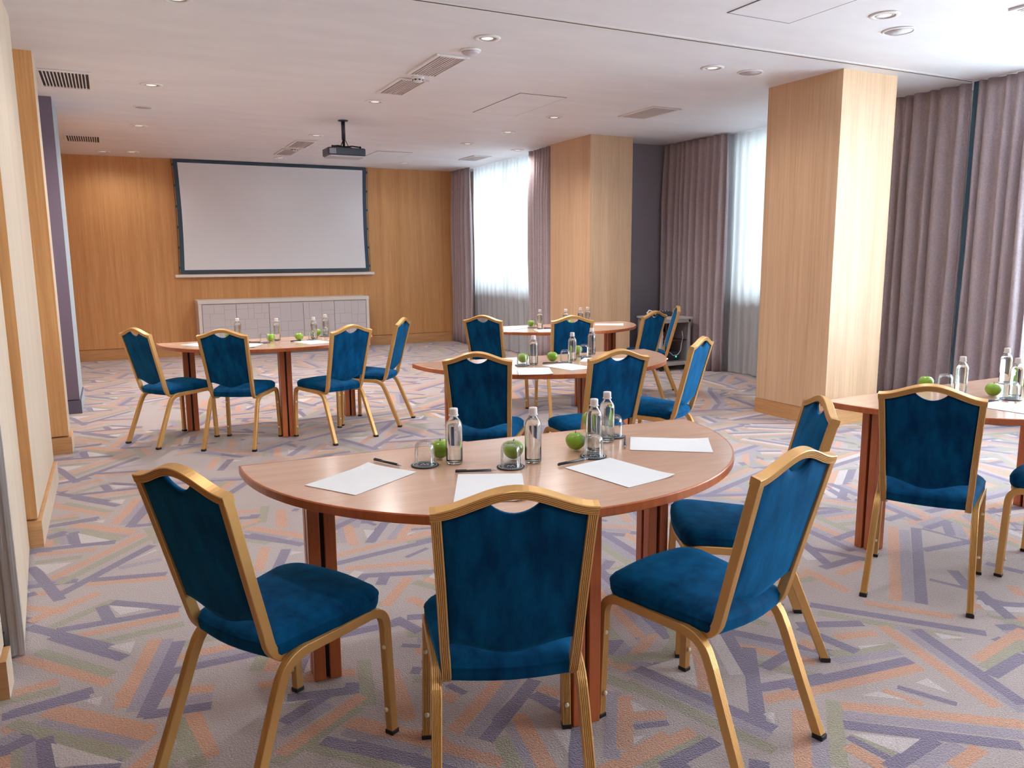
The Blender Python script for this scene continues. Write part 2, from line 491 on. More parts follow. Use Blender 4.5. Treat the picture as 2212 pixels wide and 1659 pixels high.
# access hatches: flush panels with a dark joint
def hatch(x0, y0, x1, y1, label, g=.006):
    t = empty('access_hatch', ((x0+x1)/2, (y0+y1)/2, ZC), label=label, cat='ceiling hatch', group='access hatches in the ceiling')
    w, h = (x1-x0)/2, (y1-y0)/2
    m_ = MB(); m_.box((-w+g, -h+g, -.004), (w-g, h-g, -.0005)); m_.build('panel', PLASTER, t)
    m_ = MB(); m_.box((-w, -h, -.0035), (-w+g, h, -.0002)); m_.box((w-g, -h, -.0035), (w, h, -.0002)); m_.box((-w, -h, -.0035), (w, -h+g*.5, -.0002)); m_.box((-w, h-g*.5, -.0035), (w, h, -.0002)); m_.build('joint', mat('joint', (.12, .11, .12, 1)), t)
hatch(3.48, 3.05, 3.995, 3.96, 'square access hatch in the ceiling at the top edge, nearest the camera', .009)
hatch(3.43, 6.60, 3.92, 7.65, 'faint access hatch in the ceiling between the projector and the near wood pillar', .005)
hatch(3.43, 10.85, 3.93, 11.5, 'faint access hatch in the ceiling farthest away, near the screen wall', .004)

mb = MB(); mb.box((-6, YF, 0), (6.2, YF+.12, ZC)); struct('wall_back', mb, OAK)
mb = MB(); mb.box((-2, YF-.012, .0), (5.6, YF-.0005, .16)); mb.box((-2, YF-.013, .17), (5.6, YF-.0005, .172)); struct('baseboard_back', mb, OAKH)
# outer right walls with window openings
def wall_x(name, x, y0, y1, openings, m, th=.15):
    mb = MB(); ys = y0
    for a, b, z0, z1 in sorted(openings):
        mb.box((x, ys, 0), (x+th, a, ZC)); mb.box((x, a, 0), (x+th, b, z0)); mb.box((x, a, z1), (x+th, b, ZC)); ys = b
    mb.box((x, ys, 0), (x+th, y1, ZC)); return struct(name, mb, m)
WX1, WX2 = 5.72, 7.1
w1 = [(9.75, 12.45, .93, 2.86)]
w2 = [(5.7, 7.62, .93, 2.86), (.6, 3.95, .5, 2.86), (-3.6, -.2, .5, 2.86)]
wall_x('wall_right_far', WX1, 9.38, YF, w1, OFFW)
wall_x('wall_right', WX2, -4.2, 8.9, w2, OFFW)
DKOAK = wood('unseen_dark_oak', (.22, .12, .06, 1), (.14, .07, .03, 1))  # dark finish on unseen walls, picked to cut bounced fill on the chairs
mb = MB(); mb.box((-6, -4.3, 0), (7.3, -4.2, ZC)); struct('wall_front', mb, DKOAK)
mb = MB(); mb.box((5.95, 8.83, 0), (7.25, 8.95, ZC)); struct('wall_recess', mb, GREYWALL)
def window(n, x, y0, y1, z0, z1, k):
    w = empty('window_%d' % n, (x+.07, (y0+y1)/2, z0)); w['kind'] = 'structure'
    h = (y1-y0)/2; H = z1-z0; m_ = MB(); f = .06
    m_.box((-.03, -h, 0), (.03, h, f)); m_.box((-.03, -h, H-f), (.03, h, H)); m_.box((-.03, -h, f), (.03, -h+f, H-f)); m_.box((-.03, h-f, f), (.03, h, H-f))
    for i in range(1, k): yy = -h+2*h*i/k; m_.box((-.03, yy-f/2, f), (.03, yy+f/2, H-f))
    m_.build('window_frame', WHITE, w)
    m_ = MB(); m_.box((-.004, -h+f, f), (.004, h-f, H-f)); m_.build('pane', PANE, w)
    m_ = MB(); m_.box((-.16, -h-.02, -.03), (-.03, h+.02, 0)); m_.build('window_sill', WHITE, w)
window(1, WX1, *w1[0], 2); window(2, WX2, *w2[0], 2); window(3, WX2, *w2[1], 3); window(4, WX2, *w2[2], 3)
# wood clad pillars
def pillar(name, x0, x1, y0, y1, zb, label):
    mb = MB(); mb.box((x0, y0, zb+.006), (x1, y1, ZC)); struct(name, mb, OAKP, label=label)
    mb = MB(); mb.box((x0-.004, y0-.004, 0), (x1+.004, y1+.004, zb)); mb.box((x0+.004, y0+.004, zb), (x1-.004, y1-.004, zb+.006)); struct('baseboard_'+name[5:], mb, OAKH)
pillar('wall_pillar_near', 5.335, 5.969, 4.684, 5.492, .13, 'near square pillar clad in oak veneer')
pillar('wall_pillar_far', 5.323, 5.944, 8.397, 9.38, .13, 'far square pillar clad in oak veneer')

# left side: main wall set back behind piers and a folding partition
mb = MB(); mb.box((-.62, 3.3, 0), (-.50, 9.6, ZC)); struct('wall_left', mb, PALE)
mb = MB(); mb.box((-.62, 2.98, 0), (-.53, 3.3, ZC)); struct('pocket_shade_back', mb, mat('partition_pocket_shade', (.008, .014, .02, 1), rough=.8))  # near-black sheet painted as the shade inside the partition gap
mb = MB(); mb.box((-.62, -4.2, 0), (-.50, 2.98, ZC)); struct('wall_left_front', mb, DKOAK)
mb = MB(); mb.box((-.62, 9.6, 0), (-.50, YF, ZC)); struct('wall_left_far', mb, OAK)
def pier(name, x1, y0, y1, m, zb, mbse, pw, front):
    # front slab with its own front material, oak sides paler, window light put into the colour
    mb = MB(); mb.box((-.51, y0, zb+.008), (x1, y1, ZC), 0)
    o = struct(name, mb, m)
    # material on the side (x1) face
    o.data.materials.append(front); o.data.polygons[3].material_index = 1
    mb = MB(); mb.box((-.51, y0-pw, 0), (x1+pw, y1, zb)); b = struct('baseboard_'+name[5:], mb, mbse); b.data.materials.append(front); b.data.polygons[3].material_index = 1 if front is not GREYWALL else 0
    return o
pier('wall_left_pier_front', -.425, 2.962, 3.07, OAK, .134, OAKH, .018, PALE)
pier('wall_left_pier_middle', -.425, 4.556, 5.90, OAK, .14, OAKH, .018, PALE)
pier('wall_left_pier_back', -.372, 6.765, 7.05, OAK, .125, OAKH, .018, PALE)
pier('wall_left_pier_grey', -.348, 8.522, 9.42, mat('grey_pier_front', (.16, .12, .17, 1), rough=.7), .127, mat('dark_grey_skirting', (.10, .09, .14, 1), rough=.5), .013, mat('grey_pier_side', (.42, .50, .55, 1), rough=.7))  # front dark mauve grey, side face pale blue grey
# folding partition leaf in the gap
t = empty('folding_partition', (-.40, 3.27, 0), .062, label='pale veneered folding partition panel with grey metal edge beside the left opening', cat='partition')
m_ = MB(); m_.box((-.05, .03, .012), (.008, 1.25, ZC-.005)); m_.build('panel', PALE, t)
m_ = MB(); m_.box((-.05, -.012, .012), (.012, .03, ZC-.005)); m_.box((-.032, -.018, .012), (-.022, -.012, ZC-.005)); m_.box((-.006, -.018, .012), (.004, -.012, ZC-.005)); m_.build('edge_profile', ALU, t)
m_ = MB(); m_.box((-.07, -.02, .012), (-.05, .03, ZC-.005)); m_.build('seal', mat('blue_seal', (.02, .10, .16, 1)), t)
t = empty('floor_bolt', (-.448, 3.205, 0), label='small black floor bolt in the gap beside the folding partition', cat='bolt')
m_ = MB(); m_.box((-.02, -.02, 0), (.018, .02, .07)); m_.lathe([(.008, 0), (.008, .05), (.011, .055), (.011, .06)], 10, (0, 0, .07)); m_.build('bolt_body', BLACK, t)
m_ = MB(); m_.box((-.016, -.022, .04), (.014, -.019, .06)); m_.build('plate', ALU, t)

# ------------------------------------------------------------------ ceiling fittings
def ring(r0, r1, z0, z1, mbx): return mbx.lathe([(r0, z0), (r1, z0), (r1, z1), (r0, z1)], 28, closed=True, smooth=False)
DL = [(.455, 5.10, 'at the very top edge, first of the left row'), (.44, 7.613, 'second of the left row, before the flat disc'), (.416, 9.912, 'third of the left row, behind the flat disc'), (.05, 12.4, 'above the wood wall, closest to the left wall'), (.404, 12.3, 'above the wood wall just left of the screen'),
      (2.40, 5.094, 'the big one beside the smoke dome in the middle'), (2.364, 7.522, 'between the middle ceiling grille and the projector'), (2.341, 9.814, 'in the middle row just left of the projector pole'), (2.36, 12.15, 'right above the top of the projection screen'),
      (4.40, 3.574, 'top right above the near wood pillar'), (4.361, 5.106, 'just left of the near wood pillar top'), (4.331, 7.556, 'in the right row midway between projector and near pillar'), (4.329, 8.65, 'second of the right row left of the far pillar'), (4.279, 9.719, 'in the right row, small, left of the far pillar'), (4.24, 12.05, 'right of the screen near the back wall'), (5.16, 10.01, 'right beside the far sheer curtain')]
d0 = None
for x, y, s_ in DL:
    if d0 is None:
        d0 = empty('ceiling_downlight', (0, 0, ZC), cat='downlight', group='recessed downlights')
        m_ = MB(); m_.lathe([(.058, -.001), (.064, -.009), (.088, -.007), (.092, -.0005)], 28, closed=True); m_.build('trim_ring', WHITE, d0)
        m_ = MB(); m_.lathe([(.040, -.0008), (.043, -.006), (.056, -.004), (.056, -.0008)], 28, closed=True); m_.build('inner_ring', mat('lamp_ring', (.42, .40, .41, 1), rough=.4), d0)
        m_ = MB(); m_.lathe([(.040, -.004), (.040, -.0008)], 28); m_.build('lamp', LAMP, d0); d = d0
    else: d = copy_tree(d0)
    d.location = (x, y, ZC); d['label'] = 'round white downlight in the ceiling, '+s_
for i, (x, y, s_, r) in enumerate([(.415, 8.722, 'left part of the ceiling, behind the second left downlight', .085), (4.745, 5.10, 'ceiling next to the top of the near wood pillar', .10), (4.784, 3.77, 'top right of the ceiling just below a downlight', .10)]):
    t = empty('ceiling_speaker', (x, y, ZC), label='flat round white speaker disc, '+s_, cat='ceiling speaker', group='flat ceiling speakers')
    m_ = MB(); m_.lathe([(r-.012, -.001), (r-.01, -.01), (r, -.006), (r+.004, -.0005)], 32, closed=True); m_.build('rim', WHITE, t)
    m_ = MB(); m_.lathe([(r-.012, -.006), (r-.012, -.0008)], 32); m_.build('grille', mat('speaker_grille', (.50, .47, .49, 1), rough=.7), t)
t = empty('motion_sensor', (2.425, 5.43, ZC), label='white domed sensor beside the biggest downlight in the middle of the ceiling', cat='sensor')
m_ = MB(); m_.lathe([(.075, -.0005), (.075, -.008), (.066, -.014)], 28); m_.build('base', WHITE, t)
m_ = MB(); m_.lathe([(.066, -.014), (.058, -.026), (.04, -.035), (.018, -.04), (.002, -.041)], 28); m_.build('dome', mat('dome', (.55, .50, .54, 1), rough=.35), t)
def detector(x, y, label):
    t = empty('smoke_detector', (x, y, ZC), label=label, cat='smoke detector', group='smoke detectors between grilles')
    m_ = MB(); m_.lathe([(.052, -.0005), (.052, -.014), (.047, -.02)], 24); m_.build('base', WHITE, t)
    m_ = MB(); m_.lathe([(.044, -.02), (.042, -.034), (.030, -.042), (.002, -.044)], 24); m_.build('head', WHITE, t)
    m_ = MB()
    for k in range(8):
        a = 2*pi*k/8; m_.box((-.009, -.0445, -.033), (.009, -.0425, -.024)); n = 8
        for j in range(len(m_.v)-8, len(m_.v)):
            px, py, pz = m_.v[j]; m_.v[j] = (px*cos(a)-py*sin(a), px*sin(a)+py*cos(a), pz)
    m_.build('slots', BLACK, t)
detector(2.375, 6.385, 'white smoke detector with dark slots between the two near ceiling grilles')
detector(2.33, 11.03, 'small smoke detector between the two far ceiling grilles above the screen')
def vent(x0, y0, x1, y1, n, label, deep=False, grp='slotted ceiling grilles', duty=.5, back=None):
    cx, cy = (x0+x1)/2, (y0+y1)/2; w, h = (x1-x0)/2, (y1-y0)/2
    t = empty('ceiling_grille', (cx, cy, ZC), label=label, cat='air vent', group=grp)
    f = .028; m_ = MB(); z = -.014
    m_.box((-w, -h, z), (-w+f, h, -.0005)); m_.box((w-f, -h, z), (w, h, -.0005)); m_.box((-w+f, -h, z), (w-f, -h+f, -.0005)); m_.box((-w+f, h-f, z), (w-f, h, -.0005)); m_.build('frame', WHITE, t, bevel=.003)
    m_ = MB(); m_.box((-w+f, -h+f, -.003), (w-f, h-f, -.0008)); m_.build('backing', back or DARKGAP, t)
    ww = 2*(w-f); p = ww/n
    for i in range(n-1):
        m_ = MB(); xx = -w+f+p*(i+1); m_.box((xx-p*duty/2, -h+f, -.012), (xx+p*duty/2, h-f, -.0032)); m_.build('slat', WHITE if deep else VENTS, t)
vent(-.40, 7.33, -.0, 8.02, 14, 'grille with dark slots in the ceiling at the left, the nearer and bigger of two', True, duty=.36)
vent(-.36, 10.9, .04, 11.5, 14, 'grille with dark slots in the ceiling at the left, the farther and smaller of two', True, duty=.4)
BG = mat('vent_shadow', (.13, .10, .12, 1))
vent(2.245, 5.62, 2.505, 6.30, 9, 'long ceiling grille in the middle between sensor dome and smoke detector', back=BG)
vent(2.245, 6.46, 2.505, 7.11, 9, 'long ceiling grille in the middle just behind the nearer smoke detector', back=BG)
vent(2.20, 10.29, 2.47, 10.95, 9, 'small distant ceiling grille left of the projector, the nearer of its pair', back=BG)
vent(2.20, 11.12, 2.45, 11.79, 9, 'small distant ceiling grille left of the projector, the farther of its pair', back=BG)
vent(4.91, 6.60, 5.26, 7.22, 9, 'pale ceiling grille between the two wood pillars', back=BG)
vent(4.83, 10.75, 5.12, 11.33, 9, 'pale ceiling grille close to the far sheer curtain', back=BG)
vent(4.98, 2.45, 5.3, 3.17, 9, 'ceiling grille cut off by the top right corner', back=BG)

# projector
t = empty('ceiling_projector', (2.362, 8.67, ZC), label='black projector hanging from the ceiling on a short black pole', cat='projector')
m_ = MB(); m_.lathe([(.055, -.0005), (.055, -.008), (.02, -.014)], 20); m_.build('ceiling_plate', PROJ, t)
m_ = MB(); m_.tube([(0, 0, -.01), (0, 0, -.205)], .021, 14); m_.build('pole', PROJ, t)
m_ = MB(); m_.tube([(-.005, 0, -.20), (-.05, -.05, -.285)], .005, 8); m_.tube([(.005, 0, -.18), (.075, .05, -.285)], .004, 8); m_.tube([(0, 0, -.20), (.0, .0, -.28)], .014, 10)
for a, b in ((-.15, -.10), (.15, -.10), (.15, .08), (-.15, .08)): m_.tube([(0, 0, -.275), (a*.5, b*.6, -.272), (a, b, -.285), (a, b, -.30)], .007, 8); m_.lathe([(.012, -.30), (.012, -.283), (.006, -.275)], 10, (a, b, 0))
m_.build('mount_bracket', BLACK, t)
m_ = MB(); P_ = [(-.205, -.11), (-.19, -.135), (.19, -.135), (.207, -.11), (.207, .13), (-.205, .13)]
m_.prism(P_, -.375, -.298); m_.build('body', PROJ, t, bevel=.01)
m_ = MB(); m_.prism([(x*.93, y*.9) for x, y in P_], -.392, -.3755); m_.build('underside', PROJG, t, bevel=.006)
m_ = MB(); m_.lathe([(.034, 0), (.034, .02), (.026, .022), (.026, .006)], 18); 
for j in range(len(m_.v)): x, y, z = m_.v[j]; m_.v[j] = (x-.10, .13+z, y-.335)
m_.build('lens', SMOKE, t)
m_ = MB()
for k in range(6): m_.box((-.19+k*.012, -.137, -.365), (-.184+k*.012, -.1345, -.31))
m_.build('side_grille', PROJG, t)

# screen
t = empty('projection_screen', (2.40, YF-.07, 1.20), label='large white pull-down projection screen with dark blue border on the wood wall', cat='projection screen')
X = lambda v: v-2.40
Zs = lambda v: v-1.20
def bow(side, z):   # tensioned edge curves inwards
    u = (z-1.245)/(2.905-1.245); return side*(1.452-.018*sin(pi*u))
def strip(xa, xb, zs, y, mi=0):
    m = MB(); vs = []; fs = []
    for i, z in enumerate(zs): vs += [(xa(z), y, z-1.2), (xb(z), y, z-1.2), (xa(z), y+.003, z-1.2), (xb(z), y+.003, z-1.2)]
    for i in range(len(zs)-1):
        a = 4*i; fs += [(a, a+1, a+5, a+4), (a+2, a+6, a+7, a+3), (a, a+4, a+6, a+2), (a+1, a+3, a+7, a+5)]
    m.add(vs, fs); return m
zs = [1.245+(2.905-1.245)*i/12 for i in range(13)]
strip(lambda z: bow(-1, z), lambda z: bow(1, z), zs, .004).build('border', SCREENB, t)
zi = [1.297+(2.862-1.297)*i/12 for i in range(13)]
strip(lambda z: bow(-1, z)+.06, lambda z: bow(1, z)-.062, zi, .0005).build('screen_surface', SCREENW, t)
m_ = MB(); m_.box((-1.525, -.012, -.012), (1.53, .028, .03)); m_.build('bottom_bar', WHITE, t, bevel=.004)
for sd in (-1, 1):
    for k in range(6):
        z = 1.33+k*.3; m_ = MB(); x = bow(sd, z); m_.box((min(x, x+sd*.022), .001, z-1.2-.018), (max(x, x+sd*.022), .009, z-1.2+.018)); m_.build('tension_tab', SCREENB, t)
m_ = MB(); m_.tube([(bow(-1, z)-.018, .005, z-1.2) for z in zs], .003, 6); m_.tube([(bow(1, z)+.018, .005, z-1.2) for z in zs], .003, 6); m_.build('tension_cord', BLACK, t)

# sideboard
t = empty('sideboard', (2.42, 12.68, 0), label='long grey sideboard with geometric line pattern doors under the projection screen', cat='sideboard')
L0, L1, yf = 1.125-2.42, 3.70-2.42, -.23
m_ = MB(); m_.box((L0, yf+.022, .06), (L1, .225, .80)); m_.build('body', CABG, t)
m_ = MB(); m_.box((L0-.005, yf, .80), (L1+.005, .23, .855)); m_.build('top', CABT, t, bevel=.004)
m_ = MB(); m_.box((L0+.0, yf, .06), (L0+.045, yf+.0215, .80)); m_.box((L1-.045, yf, .06), (L1, yf+.0215, .80)); m_.box((L0+.045, yf, .06), (L1-.045, yf+.0215, .085)); m_.build('front_frame', CABT, t)
m_ = MB(); m_.box((L0+.06, yf+.05, 0), (L1-.06, .2, .06)); m_.build('plinth', CABL, t)
dx = [L0+.05, 2.134-2.42, 2.651-2.42, 3.136-2.42, L1-.05]
rnd = random.Random(3)
mid0 = (dx[0]+dx[1])/2
dx = [dx[0], mid0]+dx[1:]
for i in range(len(dx)-1):
    a, b = dx[i]+.004, dx[i+1]-.004
    d = MB().box((a, yf+.002, .09), (b, yf+.0212, .79)).build('cabinet_door', CABG, t)
    m_ = MB(); w = (b-a); z0, z1 = .09, .79; g = .0035
    def vl(x, za, zb): m_.box((x-g/2, yf+.0008, za), (x+g/2, yf+.0019, zb))
    def hl(z, xa, xb): m_.box((xa, yf+.0008, z-g/2), (xb, yf+.0019, z+g/2))
    def split(xa, xb, za, zb, d_):
        if d_ == 0: return
        if (xb-xa) > (zb-za)*rnd.uniform(.7, 1.3):
            x = xa+(xb-xa)*rnd.uniform(.3, .7); vl(x, za, zb); split(xa, x, za, zb, d_-1); split(x, xb, za, zb, d_-1)
        else:
            z = za+(zb-za)*rnd.uniform(.3, .7); hl(z, xa, xb); split(xa, xb, za, z, d_-1); split(xa, xb, z, zb, d_-1)
    split(a, b, z0, z1, 4)
    m_.build('inlay_lines', CABL, d)

# ------------------------------------------------------------------ curtains
def drape(name, x, y0, y1, label, m, fold=.12, amp=.062, cat='curtain', group=None, seed=1, solid=.004, z0=.012, z1=ZC-.006, gather=.85):
    r = random.Random(seed); ys = []; n = max(3, int(abs(y1-y0)/fold)); pts = []
    cum = [0]
    for i in range(n): cum.append(cum[-1]+r.uniform(.6, 1.4))
    A = [r.uniform(.55, 1.15)*amp for i in range(n+1)]
    S = 12; zs_ = [z0, z0+.25, .8, 1.5, 2.2, z1-.12, z1]
    vs = []; N = n*S+1
    ph = r.uniform(0, 9)
    for j, z in enumerate(zs_):
        u = (z-z0)/(z1-z0)
        for i in range(N):
            k = min(i//S, n-1); f = (i-k*S)/S
            yy = (cum[k]+(cum[k+1]-cum[k])*f)/cum[-1]
            s_ = sin(2*pi*f)
            s_ = math.copysign(abs(s_)**.6, s_)
            am = A[k]*(1-f)+A[k+1]*f
            w = (.55+.45*(1-u)) if u > .9 else 1
            xx = am*s_*w+.012*sin(3*z+ph+k*1.7)*(1-u)
            yv = y0+(y1-y0)*yy+ .018*sin(2.1*z+k*2.3+ph)*(1-u)*(1 if 0 < i < N-1 else 0)
            vs.append((0+xx, yv-(y0+y1)/2, z))
    fs = [(j*N+i, j*N+i+1, (j+1)*N+i+1, (j+1)*N+i) for j in range(len(zs_)-1) for i in range(N-1)]
    mb = MB().add(vs, fs, 0, True)
    o = mb.build(name, m, loc=(x, (y0+y1)/2, 0))
    if solid: s2 = o.modifiers.new('thickness', 'SOLIDIFY'); s2.thickness = solid
    return tag(o, label, cat, group)
g1, g2 = 'taupe drapes along the window side', 'white sheer curtains'
drape('curtain', 5.37, 12.15, 12.88, 'taupe drape in the far corner beside the wood screen wall', CURT, group=g1, seed=2, fold=.12)
drape('sheer_curtain', 5.51, 9.98, 12.28, 'white sheer curtain at the far window between two taupe drapes', SHEER, fold=.13, amp=.03, group=g2, seed=3, solid=0)
drape('curtain', 5.37, 9.42, 10.06, 'narrow taupe drape directly left of the far wood pillar', CURT, fold=.09, group=g1, seed=4)
drape('curtain', 6.76, 7.60, 8.80, 'wide taupe drape behind the metal equipment rack', CURT, group=g1, seed=5, fold=.12)
drape('sheer_curtain', 6.90, 5.6, 7.74, 'white sheer curtain directly left of the near wood pillar', SHEER, fold=.13, amp=.03, group=g2, seed=6, solid=0)
drape('curtain', 6.76, 4.56, 5.75, 'taupe drape directly right of the near wood pillar', CURT, fold=.13, amp=.055, group=g1, seed=8)
drape('curtain', 6.74, 3.93, 4.48, 'taupe drape at the right edge behind the right-hand table', CURT, fold=.11, amp=.05, group=g1, seed=9)
drape('sheer_curtain', 6.90, .4, 4.0, 'white sheer curtain at the right edge beyond the last taupe drape', SHEER, fold=.13, amp=.03, group=g2, seed=10, solid=0)
m_ = MB(); m_.box((6.77, 4.485, .0), (6.80, 4.55, ZC)); struct('gap_shade_strip', m_, BLUEGREY)  # dark teal strip painted as the shaded gap between the drapes

# ------------------------------------------------------------------ equipment rack
t = empty('equipment_rack', (6.14, 8.0, 0), 0, label='low silver equipment rack on castors with a dark interior beside the far pillar', cat='equipment rack')
W_, D_, H_ = .47, .5, .685
m_ = MB(); f = .035
for x in (0, W_-f):
    for y in (0, D_-f): m_.box((x, y, .07), (x+f, y+f, H_-.03))
m_.box((0, 0, .07), (W_, D_, .115)); m_.box((0, 0, H_-.07), (W_, f, H_-.03)); m_.build('rack_frame', ALU, t, bevel=.004)
m_ = MB(); m_.box((-.02, -.02, H_-.029), (W_+.02, D_+.0, H_)); m_.build('top', mat('rack_top', (.5, .48, .47, 1)), t, bevel=.004)
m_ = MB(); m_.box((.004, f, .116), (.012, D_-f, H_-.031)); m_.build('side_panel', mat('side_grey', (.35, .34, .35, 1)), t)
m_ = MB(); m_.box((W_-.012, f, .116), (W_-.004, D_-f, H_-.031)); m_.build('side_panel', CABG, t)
m_ = MB(); m_.box((f, D_-.02, .116), (W_-f, D_-.012, H_-.031)); m_.build('back_panel', DARKGAP, t)
m_ = MB(); m_.box((.013, .05, .38), (W_-.013, D_-.03, .39)); m_.build('shelf', mat('rack_shelf', (.10, .05, .06, 1)), t)
for x in (.04, W_-.04):
    for y in (.04, D_-.04):
        m_ = MB(); m_.lathe([(.028, -.012), (.03, 0), (.028, .012)], 14)
        for j in range(len(m_.v)): px, py, pz = m_.v[j]; m_.v[j] = (x+pz, y+px, .03+py)
        m_.box((x-.006, y-.006, .045), (x+.006, y+.006, .07)); m_.build('castor', BLACK, t)
m_ = MB(); m_.box((W_+.012, -.03, .2), (W_+.03, -.02, .30)); m_.build('handle', ALU, t)
t = empty('amplifier', (6.36, 8.27, .1155), label='dark equipment unit with blue and green lights inside the rack', cat='audio equipment')
m_ = MB(); m_.box((-.17, -.15, 0), (.17, .15, .12)); m_.build('casing', PROJ, t, bevel=.004)
for x, z, c in ((-.09, .07, (.1, .3, 1, 1)), (.12, .05, (.05, 1, .4, 1)), (-.02, .03, (.8, .5, .3, 1))):
    m_ = MB(); m_.lathe([(.010, -.002), (.010, .0), (.006, .003)], 12)
    for j in range(len(m_.v)): px, py, pz = m_.v[j]; m_.v[j] = (x+px, -.153-pz, z+py)
    m_.build('indicator_light', mat('led', c, emit=c, estr=1.5), t)
t = empty('control_unit', (6.26, 8.22, .3905), label='unit with a glowing red knob on the upper shelf of the rack', cat='audio equipment')
m_ = MB(); m_.box((-.11, -.12, 0), (.11, .15, .1)); m_.build('casing', mat('dark_unit', (.05, .03, .04, 1)), t, bevel=.004)
m_ = MB(); m_.lathe([(.028, 0), (.026, .03), (.012, .036)], 18)
for j in range(len(m_.v)): px, py, pz = m_.v[j]; m_.v[j] = (-.05+px, -.12-pz, .05+py)
m_.build('knob', mat('glowing_red_knob', (.8, .02, .01, 1), emit=(1, .03, .01, 1), estr=.5), t)  # knob given a red glow of its own
o = MB().tube([(6.51, 8.05, .50), (6.52, 8.04, .42), (6.50, 8.04, .34), (6.49, 8.04, .25), (6.45, 8.05, .20), (6.39, 8.06, .19), (6.35, 8.09, .235)], .004, 8).build('white_cable', WHITE); tag(o, 'thin white cable looping down in front of the rack shelf', 'cable')
t = empty('headset', (6.2, 8.25, .685), label='white and black headset lying on the left of the rack top', cat='headset')
m_ = MB(); m_.tube([(-.07, 0, .02), (-.07, .03, .05), (-.02, .06, .075), (.04, .05, .06), (.05, .01, .02)], .012, 10); m_.build('band', WHITE, t)
m_ = MB(); m_.lathe([(.03, 0), (.034, .012), (.03, .03)], 14, (-.07, 0, 0)); m_.lathe([(.03, 0), (.034, .012), (.03, .03)], 14, (.05, .01, 0)); m_.build('ear_pad', BLACK, t)
t = empty('mixing_console', (6.42, 8.3, .685), label='black audio mixer lying on the right of the rack top', cat='audio mixer')
m_ = MB(); m_.add([(-.12, -.1, 0), (.13, -.1, 0), (.13, .1, 0), (-.12, .1, 0), (-.12, -.1, .03), (.13, -.1, .03), (.13, .1, .06), (-.12, .1, .06)], [(0, 3, 2, 1), (4, 5, 6, 7), (0, 1, 5, 4), (1, 2, 6, 5), (2, 3, 7, 6), (3, 0, 4, 7)]); m_.build('body', PROJ, t, bevel=.004)
for k in range(5):
    m_ = MB(); m_.lathe([(.009, 0), (.008, .012), (.004, .014)], 10, (-.09+k*.045, .04, .053)); m_.build('knob', PROJG, t)

# ------------------------------------------------------------------ banquet chair
def sweep(mb, path, B, W, D, groove, ends=True):
    """rectangular tube along path; B fixed binormal of width W, D across; groove 'n' or 'b' face pair carries four grooves"""
    P = [Vector(p) for p in path]; B = Vector(B).normalized(); g = .0026
    def face(n_, half, off):        # points from -half to half at offset off with grooves
        pts = []; m = 5; st = 2*half*.92/m; s0 = -half*.92
        pts.append((-half, off*.93 if False else off-math.copysign(.002, off)))
        for i in range(m):
            a = s0+i*st; pts += [(a+st*.18, off), (a+st*.82, off)]
            if i < m-1: pts += [(a+st*1.0, off-math.copysign(g, off))]
        pts.append((half, off-math.copysign(.002, off))); return pts
    if groove == 'n':
        prof = [(b, n) for b, n in face(0, W/2, D/2)]+[(b, n) for b, n in face(0, W/2, -D/2)][::-1]
    else:
        prof = [(b, n) for n, b in face(0, D/2, W/2)]+[(b, n) for n, b in face(0, D/2, -W/2)][::-1]
    k = len(prof); vs = []; fs = []
    for i, p in enumerate(P):
        t = (P[min(i+1, len(P)-1)]-P[max(i-1, 0)]).normalized(); N = B.cross(t).normalized()
        for b, n in prof: vs.append(p+B*b+N*n)
    for i in range(len(P)-1):
        for j in range(k): fs.append((i*k+j, i*k+(j+1) % k, (i+1)*k+(j+1) % k, (i+1)*k+j))
    fs.append(tuple(range(k))[::-1]); fs.append(tuple(range((len(P)-1)*k, len(P)*k)))
    return mb.add(vs, fs, 0, False)
def arc3(a, b, c, n=6):   # quadratic bezier
    a, b, c = map(Vector, (a, b, c)); return [a*(1-t)**2+b*2*t*(1-t)+c*t*t for t in [i/n for i in range(n+1)]]
bell = lambda u: .5*(1+cos(pi*max(-1, min(1, u))))
TW = .195
